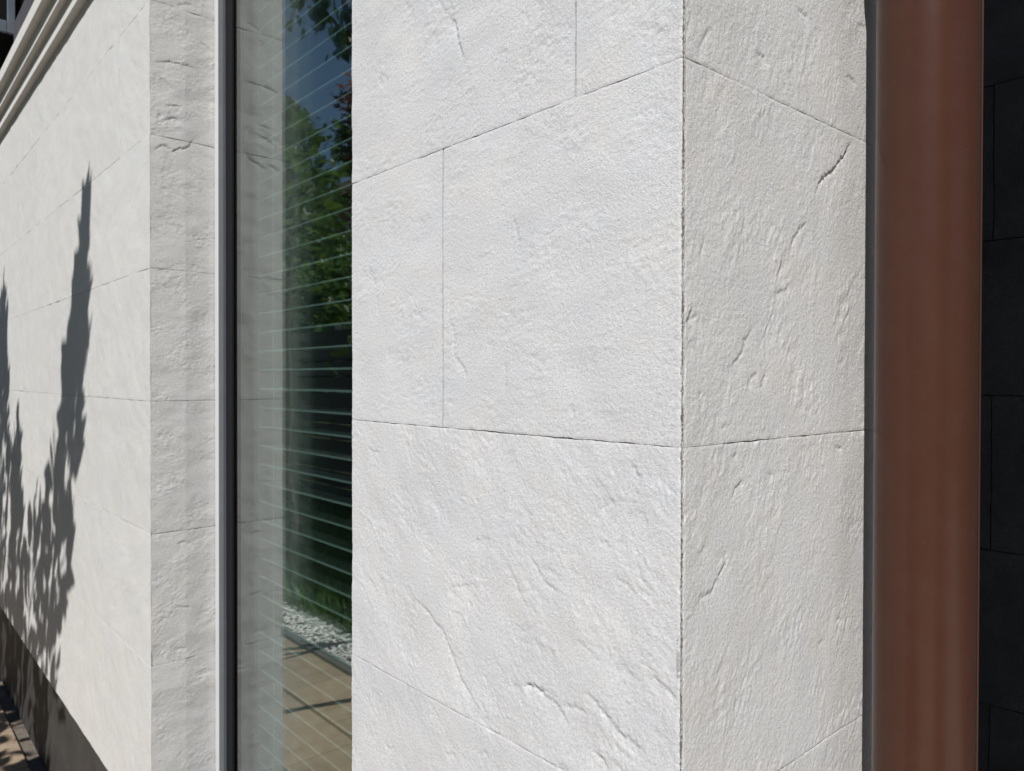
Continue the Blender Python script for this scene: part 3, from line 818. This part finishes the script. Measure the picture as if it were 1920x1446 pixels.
# ================================================================ downpipe
R0, PU, PV = 0.0444, 0.0664, 0.2970
dp = thing("downpipe", (PU, PV, 0), "glossy dark brown round downpipe in front of the pier's shaded edge", "downpipe")
lathe("pipe", [(R0, 0.02), (R0, EYE+0.475)], PU, PV, 96, M["pipe"], dp)
lathe("pipe_shadow_socket", [(R0+0.0005, EYE+0.440), (R0+0.003, EYE+0.442), (R0+0.0055, EYE+0.47), (R0+0.0065, EYE+0.50), (R0+0.0065, EYE+0.57), (R0, EYE+0.58), (R0, EYE+1.05)], PU, PV, 96, M["pipe"], dp)  # socket added above the view to widen the pipe's shadow on the pier
rd = Vector((0.94, 0.34)); fw = Vector((-0.34, 0.94))
c = Vector((PU, PV)) + rd*(R0-0.0012) + fw*0.004
b = MB()
vs = []
for z in (0.02, EYE+0.44):
    for s, t in ((-0.003, 0.004), (0.0030, 0.004), (0.0030, 0.012), (-0.003, 0.012)):
        p = c + rd*s + fw*t; vs.append((p.x, p.y, z))
b.add(vs, [(0, 1, 5, 4), (1, 2, 6, 5), (2, 3, 7, 6), (3, 0, 4, 7), (3, 2, 1, 0), (4, 5, 6, 7)])
b.build("lock_seam", M["pipe"], dp)
lathe("pipe_clip", [(R0+0.0005, EYE+0.60), (R0+0.010, EYE+0.60), (R0+0.010, EYE+0.625), (R0+0.0005, EYE+0.625)], PU, PV, 64, M["flashing"], dp)
lathe("pipe_shoe", [(R0+0.0006, 0.30), (R0+0.005, 0.302), (R0+0.006, 0.36), (R0+0.0006, 0.365)], PU, PV, 64, M["pipe"], dp)

# ================================================================ dark slate recess
VS = 1.18
sw = thing("slate_wall", (0.6, VS, 0), "black slate tiled wall in deep shade at the far right", "wall")
b = MB(); b.box(-0.449, 2.4, VS+0.012, VS+0.2, 0, EYE+2.6); b.build("wall_core", M["core"], sw)
srow = [-1.39, -1.231, -0.931, -0.631, -0.331, -0.031, 0.269, 0.569, 0.869, 1.169, 1.469, 1.769, 2.069, 2.369, 2.6]
for i in range(len(srow)-1):
    x = -0.449
    first = -0.1333 if (i % 2 == 0) else 0.19
    xs = [-0.449, first]
    while xs[-1] < 2.0: xs.append(xs[-1]+0.6)
    xs.append(2.4)
    for k in range(len(xs)-1):
        near = xs[k] < 0.5
        slab(sw, 'F', VS, xs[k], xs[k+1], srow[i], srow[i+1], 0.004 if near and 1 < i < 8 else 0.03, -0.7, 3.0, 3.0, mat=M["slate"], name="slate_slab", gap=0.001)
ec = thing("shade_column", (0.85, -0.22, 0), "tall slate-clad column added out of view to shade the slate wall", "column")  # unseen column, added to keep the sun off the slate wall
b = MB(); b.box(0.712, 0.988, -0.358, -0.082, 0, EYE+2.9); b.build("core", M["core"], ec)
for k in range(14):
    z0, z1 = 0.002 + k*0.3, 0.298 + k*0.3
    for x0, x1, y0, y1 in ((0.70, 1.0, -0.37, -0.3585), (0.70, 1.0, -0.0815, -0.07), (0.70, 0.7115, -0.358, -0.082), (0.9885, 1.0, -0.358, -0.082)):
        b = MB(); b.box(x0, x1, y0, y1, z0, min(z1, EYE+2.9), 0.001); b.build("slate_slab", M["slate"], ec)
# ================================================================ garden side, seen in the glass and as shadows
b = MB(); b.box(-14, 0.4, -0.953, -0.902, -0.05, 0.012, 0.003)
tag(b.build("garden_edging", M["edging"]), "flat grey steel edging strip along the tan path, reflected in the window", "edging")

# white pebbles
ico = [(0, 0, 1), (0.894, 0, 0.447), (0.276, 0.851, 0.447), (-0.724, 0.526, 0.447), (-0.724, -0.526, 0.447), (0.276, -0.851, 0.447),
       (0.724, 0.526, -0.447), (-0.276, 0.851, -0.447), (-0.894, 0, -0.447), (-0.276, -0.851, -0.447), (0.724, -0.526, -0.447), (0, 0, -1)]
icf = [(0,1,2),(0,2,3),(0,3,4),(0,4,5),(0,5,1),(1,6,2),(2,7,3),(3,8,4),(4,9,5),(5,10,1),(2,6,7),(3,7,8),(4,8,9),(5,9,10),(1,10,6),(11,7,6),(11,8,7),(11,9,8),(11,10,9),(11,6,10)]
ico = np.array(ico); icf = np.array(icf)
N = 9000
pc = np.stack([rng.uniform(-7.5, 0.4, N), rng.uniform(-1.16, -0.955, N), rng.uniform(-0.006, 0.014, N)], -1)
ps = rng.uniform(0.006, 0.012, (N, 1))*np.stack([rng.uniform(0.8, 1.3, N), rng.uniform(0.8, 1.3, N), rng.uniform(0.5, 0.8, N)], -1)
vs = (ico[None]*(1+rng.uniform(-0.12, 0.12, (N, 12, 1))))*ps[:, None, :] + pc[:, None, :]
ts = (icf[None] + (np.arange(N)*12)[:, None, None]).reshape(-1, 3)
tag(link("pebbles", mesh_from("pebbles", vs.reshape(-1, 3), tris=ts, smooth=True), M["pebble"]), "strip of white pebbles between path edging and planting", "pebbles", kind="stuff")

# grass and ground cover in the bed
N = 26000
gx = rng.uniform(-12.0, 0.38, N); gy = -1.13 - rng.uniform(0, 1, N)**0.8*1.45
gh = rng.uniform(0.10, 0.26, N)*(0.6 + 0.5*np.clip((-gy-1.1)*2, 0, 1)); an = rng.uniform(0, 6.283, N); le = rng.uniform(0.02, 0.12, N); wd = rng.uniform(0.004, 0.010, N)
ax, ay = np.cos(an), np.sin(an)
p0 = np.stack([gx-ay*wd, gy+ax*wd, np.full(N, -0.02)], -1); p1 = np.stack([gx+ay*wd, gy-ax*wd, np.full(N, -0.02)], -1)
p2 = np.stack([gx+ax*le*0.4+ay*wd*0.8, gy+ay*le*0.4-ax*wd*0.8, gh*0.6], -1); p3 = np.stack([gx+ax*le*0.4-ay*wd*0.8, gy+ay*le*0.4+ax*wd*0.8, gh*0.6], -1)
p4 = np.stack([gx+ax*le, gy+ay*le, gh], -1)
vs = np.stack([p0, p1, p2, p3, p4], 1).reshape(-1, 3); o5 = (np.arange(N)*5)[:, None]
tag(link("grass", mesh_from("grass", vs, quads=o5+np.array([[0, 1, 2, 3]]), tris=o5+np.array([[3, 2, 4]])), M["grass"]), "green grassy ground cover in front of the black fence", "grass", kind="stuff")

# black slat fence
fen = thing("fence", (-6, -2.62, 0), "black horizontal slat garden fence behind the grass, seen in the glass", "fence")
fs_me = {}
for k in range(12):
    b = MB(); b.box(-14.0, -0.5, -2.64, -2.615, 0.06+k*0.15, 0.06+k*0.15+0.138, 0.004)
    b.build("slat", M["fence"], fen)
for i in range(8):
    x = -13.9 + i*1.9
    b = MB(); b.box(x, x+0.09, -2.73, -2.642, -0.05, 1.90, 0.006); b.build("post", M["fence"], fen)

# ---------------------------------------------------------------- leaves and trees
LEAF = np.array([(0, 0, 0), (0.22, 0.30, 0.05), (0.5, 0.36, 0.05), (0.78, 0.20, 0.0), (1.05, 0, -0.10), (0.78, -0.20, 0.0), (0.5, -0.36, 0.05), (0.22, -0.30, 0.05), (0.5, 0, -0.03)])
LEAF_T = np.array([(0, 1, 8), (1, 2, 8), (2, 3, 8), (3, 4, 8), (4, 5, 8), (5, 6, 8), (6, 7, 8), (7, 0, 8)])
LEAF_S = np.array([(0, 0, 0), (0.45, 0.36, 0.05), (1.05, 0, -0.08), (0.45, -0.36, 0.05)])
LEAF_ST = np.array([(0, 1, 2), (0, 2, 3)])

def leaves_mesh(name, pos, dirs, size, r, simple=False, width=0.62):
    L, T = (LEAF_S, LEAF_ST) if simple else (LEAF, LEAF_T)
    n = len(pos)
    d = dirs/np.linalg.norm(dirs, axis=1, keepdims=True)
    up = r.standard_normal((n, 3))*0.55 + np.array([0, 0, 1.0])
    s = np.cross(up, d); s /= np.linalg.norm(s, axis=1, keepdims=True) + 1e-9
    w = np.cross(d, s)
    P = pos[:, None, :] + size[:, None, None]*(L[None, :, 0:1]*d[:, None] + L[None, :, 1:2]*width*1.5*s[:, None] + L[None, :, 2:3]*w[:, None])
    ts = (T[None] + (np.arange(n)*len(L))[:, None, None]).reshape(-1, 3)
    return mesh_from(name, P.reshape(-1, 3), tris=ts, smooth=False)

def poly_at(P, s):
    P = np.asarray(P, float); n = len(P)-1
    x = np.clip(s, 0, 0.99999)*n; i = x.astype(int); f = (x-i)[:, None]
    return P[i]*(1-f) + P[i+1]*f

def leader_tree(name, label, base, leaders, n_leaf, leaf, mat, seed, group):
    """young tree: stems (polylines root to tip) carrying leaves all the way up; radius profile per leader"""
    r = np.random.default_rng(seed)
    t = thing(name, base, label, "tree", group)
    tr = MB(); pos, dirs, size = [], [], []
    for P, r0, rad, share, s0 in leaders:
        P = np.array(P, float)
        ss = np.linspace(0, 1, 14); pts = poly_at(P, ss)
        pts[1:-1] += r.standard_normal((12, 3))*0.012
        tr.tube([tuple(p) for p in pts], [r0*(1-0.88*s)+0.002 for s in ss], 8)
        n = int(n_leaf*share)
        s = s0 + (1-s0)*r.uniform(0, 1, n)**0.92
        ctr = poly_at(pts, s)
        ext = np.interp(s, [p[0] for p in rad], [p[1] for p in rad])
        a = r.uniform(0, 2*np.pi, n); q = np.sqrt(r.uniform(0, 1, n))
        off = np.stack([np.cos(a)*q*ext, np.sin(a)*q*ext, r.normal(0, 0.03, n)], -1)
        pos.append(ctr+off)
        dd = np.stack([np.cos(a)*0.7, np.sin(a)*0.7, r.uniform(0.2, 1.3, n)], -1) + r.standard_normal((n, 3))*0.25
        tipm = s > 0.94
        dd[tipm] = np.array([0.25, 0, 1.0]) + r.standard_normal((tipm.sum(), 3))*0.2
        dirs.append(dd); size.append(leaf*r.uniform(0.7, 1.2, n))
        for k in range(26):      # twigs
            sk = r.uniform(s0, 0.93); c0 = poly_at(pts, np.array([sk]))[0]
            e = np.interp(sk, [p[0] for p in rad], [p[1] for p in rad]); aa = r.uniform(0, 2*np.pi)
            c1 = c0 + np.array([math.cos(aa)*e*0.9, math.sin(aa)*e*0.9, e*0.9])
            tr.tube([tuple(c0), tuple((c0+c1)/2 + np.array([0, 0, -0.01])), tuple(c1)], [0.004, 0.003, 0.0015], 5)
    tr.build("trunk", M["bark"], t, True)
    me = leaves_mesh("crown", np.concatenate(pos), np.concatenate(dirs), np.concatenate(size), r)
    link("crown", me, mat, t)
    return t

Z = EYE
g_young = "young trees planted along the path"
leader_tree("young_tree", "young leaning tree beside the path whose pointed shadow falls on the facade", (-2.327, -1.32, 0),
    [([(-2.327, -1.32, 0.0), (-2.127, -1.31, Z-0.460), (-1.837, -1.3, Z+0.690), (-1.627, -1.3, Z+1.220), (-1.357, -1.3, Z+1.690), (-1.207, -1.3, Z+2.180)], 0.022,
      [(0, 0.05), (0.22, 0.15), (0.4, 0.22), (0.6, 0.20), (0.78, 0.17), (0.86, 0.09), (0.93, 0.035), (1.0, 0.012)], 1.0, 0.27)],
    330, 0.115, M["leaf"], 11, g_young)
leader_tree("young_tree", "bushier young tree farther along the path, its shadow at the facade's far end", (-3.027, -1.30, 0),
    [([(-3.027, -1.30, 0.0), (-2.977, -1.3, Z-0.030), (-2.857, -1.3, Z+0.990), (-2.777, -1.3, Z+1.690), (-2.747, -1.3, Z+2.050)], 0.022,
      [(0, 0.2), (0.25, 0.38), (0.5, 0.26), (0.7, 0.15), (0.85, 0.07), (1.0, 0.012)], 0.62, 0.24),
     ([(-3.027, -1.30, 0.25), (-2.677, -1.28, Z+0.070), (-2.457, -1.29, Z+0.890), (-2.377, -1.3, Z+1.590)], 0.012,
      [(0, 0.12), (0.3, 0.26), (0.6, 0.16), (0.85, 0.07), (1.0, 0.012)], 0.38, 0.3),
     ([(-3.03, -1.30, 0.25), (-2.50, -1.30, Z+0.10), (-2.12, -1.30, Z+0.85), (-1.97, -1.30, Z+1.30)], 0.010,
      [(0, 0.1), (0.3, 0.20), (0.6, 0.20), (0.85, 0.10), (1.0, 0.02)], 0.14, 0.36)],
    540, 0.120, M["leaf"], 12, g_young)
leader_tree("young_tree", "large leaved young tree reflected on the left of the glass", (-4.55, -1.42, 0),
    [([(-4.55, -1.42, 0.0), (-4.52, -1.40, Z+0.3), (-4.45, -1.38, Z+1.1), (-4.40, -1.36, Z+1.75)], 0.02,
      [(0, 0.1), (0.3, 0.30), (0.55, 0.34), (0.8, 0.30), (1.0, 0.08)], 1.0, 0.58)],
    300, 0.105, M["leaf"], 13, g_young)

def crown_tree(name, label, base, trunk_h, crown, n, leaf, mat, seed, group, simple=True, trunk_r=0.12):
    """crown: list of (centre, radii) lobes"""
    r = np.random.default_rng(seed)
    t = thing(name, base, label, "tree", group)
    tr = MB(); bx, by, bz = base
    top = np.mean([c for c, _ in crown], axis=0)
    fork = np.array([bx + (top[0]-bx)*0.3, by + (top[1]-by)*0.3, trunk_h])
    tr.tube([base, (bx+0.03, by, trunk_h*0.5), tuple(fork)], [trunk_r, trunk_r*0.8, trunk_r*0.65], 10)
    pos, dirs = [], []
    for c, rad in crown:
        c = np.array(c); rad = np.array(rad)
        mid = (fork+c)/2 + r.standard_normal(3)*0.1
        tr.tube([tuple(fork), tuple(mid), tuple(c)], [trunk_r*0.5, trunk_r*0.3, trunk_r*0.12], 7)
        m = max(10, int(n*np.prod(rad)**(2/3)/sum(np.prod(np.array(q))**(2/3) for _, q in crown)))
        nc = max(6, m//24)
        dv = r.standard_normal((nc, 3)); dv /= np.linalg.norm(dv, axis=1, keepdims=True)
        cl = c + dv*rad*(r.uniform(0.35, 1, (nc, 1))**0.5)
        for p in cl[:10]:
            tr.tube([tuple(c), tuple((c+p)/2+r.standard_normal(3)*0.05), tuple(p)], [trunk_r*0.12, trunk_r*0.08, 0.006], 5)
        pick = r.integers(0, nc, m)
        sp = 0.24*rad.mean()
        off = r.standard_normal((m, 3))*sp*np.array([1, 1, 0.7])
        pos.append(cl[pick]+off)
        dirs.append(dv[pick]*0.6 + r.standard_normal((m, 3))*0.6 + np.array([0, 0, -0.35]))
    pos = np.concatenate(pos); dirs = np.concatenate(dirs)
    tr.build("trunk", M["bark"], t, True)
    link("crown", leaves_mesh("crown", pos, dirs, leaf*r.uniform(0.65, 1.25, len(pos)), r, simple), mat, t)
    return t

crown_tree("lime_tree", "tall tree whose lowest leaves hang into the top of the reflection", (-4.9, -2.95, 0), Z+1.6,
    [((-5.0, -1.95, Z+3.55), (0.9, 0.6, 0.70)), ((-5.6, -2.6, Z+5.0), (1.1, 0.9, 0.9)), ((-6.4, -3.0, Z+5.1), (1.0, 0.9, 0.8))], 2600, 0.13, M["leaf_dark"], 21, "trees behind the fence", simple=False)
bt = [("dense dark tree left of the house, rising over the fence in the glass", (-13.2, -5.6, 0), [((-13.0, -5.4, Z+2.2), (1.5, 1.2, 1.7)), ((-12.2, -5.0, Z+1.0), (1.2, 1.0, 1.3)), ((-12.9, -5.2, Z+3.3), (0.8, 0.8, 0.8))], M["leaf_dark"]),
      ("loose green tree standing in front of the brick house in the glass", (-10.3, -5.6, 0), [((-10.4, -5.3, Z+1.25), (1.1, 0.9, 0.55)), ((-9.9, -5.2, Z+3.65), (0.7, 0.6, 0.40)), ((-11.6, -5.6, Z+1.7), (0.8, 0.8, 0.8))], M["leaf"]),
      ("low round tree just behind the black fence in the glass", (-7.6, -3.9, 0), [((-7.7, -3.8, Z+0.75), (1.0, 0.6, 0.75)), ((-8.6, -4.0, Z+0.7), (1.0, 0.6, 0.8)), ((-9.6, -4.3, Z+0.7), (0.9, 0.6, 0.9))], M["leaf"]),
      ("bronze leaved tree at the edge of the reflected sky", (-9.2, -5.2, 0), [((-9.6, -5.1, Z+3.9), (0.5, 0.5, 0.65)), ((-9.2, -5.1, Z+3.4), (0.5, 0.5, 0.6))], M["leaf_red"]),
      ("broad dark tree far behind the garden fence", (-21.2, -9.5, 0), [((-20.6, -9.0, Z+4.0), (1.9, 1.6, 2.6)), ((-19.2, -8.8, Z+2.4), (1.3, 1.2, 1.8)), ((-22.5, -9.5, Z+3.0), (1.8, 1.4, 2.2))], M["leaf_dark"])]
for k, (lab, base, lobes, mt) in enumerate(bt):
    crown_tree("garden_tree", lab, base, 1.6, lobes, 3200 if k != 3 else 420, 0.15 if k != 4 else 0.26, mt, 31+k, "trees behind the fence")

# house far behind the trees
hs = thing("brick_house", (-27, -16, 0), "brown brick house far behind the garden trees in the reflection", "house")
b = MB(); b.box(-36, -20, -22, -15, 0, 9.0); b.build("wall", M["brick_house"], hs)
b = MB(); b.extrude_x([(-22.5, 9.0), (-14.5, 9.0), (-18.5, 11.6)], -36.4, -19.6); b.build("roof", M["house_roof"], hs)
for zc in (1.6, 4.4, 7.2):
    for i in range(5):
        x = -34.2 + i*3.0
        b = MB()
        b.box(x-0.08, x+1.48, -15.0, -14.94, zc-0.9, zc-0.78); b.box(x-0.08, x+1.48, -15.0, -14.94, zc+0.70, zc+0.8)
        b.box(x-0.08, x, -15.0, -14.94, zc-0.78, zc+0.70); b.box(x+1.4, x+1.48, -15.0, -14.94, zc-0.78, zc+0.70); b.box(x+0.67, x+0.73, -15.0, -14.95, zc-0.78, zc+0.70)
        wn = b.build("window", M["house_trim"], hs)
        b = MB(); b.box(x, x+1.4, -15.0, -14.98, zc-0.78, zc+0.70); b.build("pane", M["house_glass"], wn)
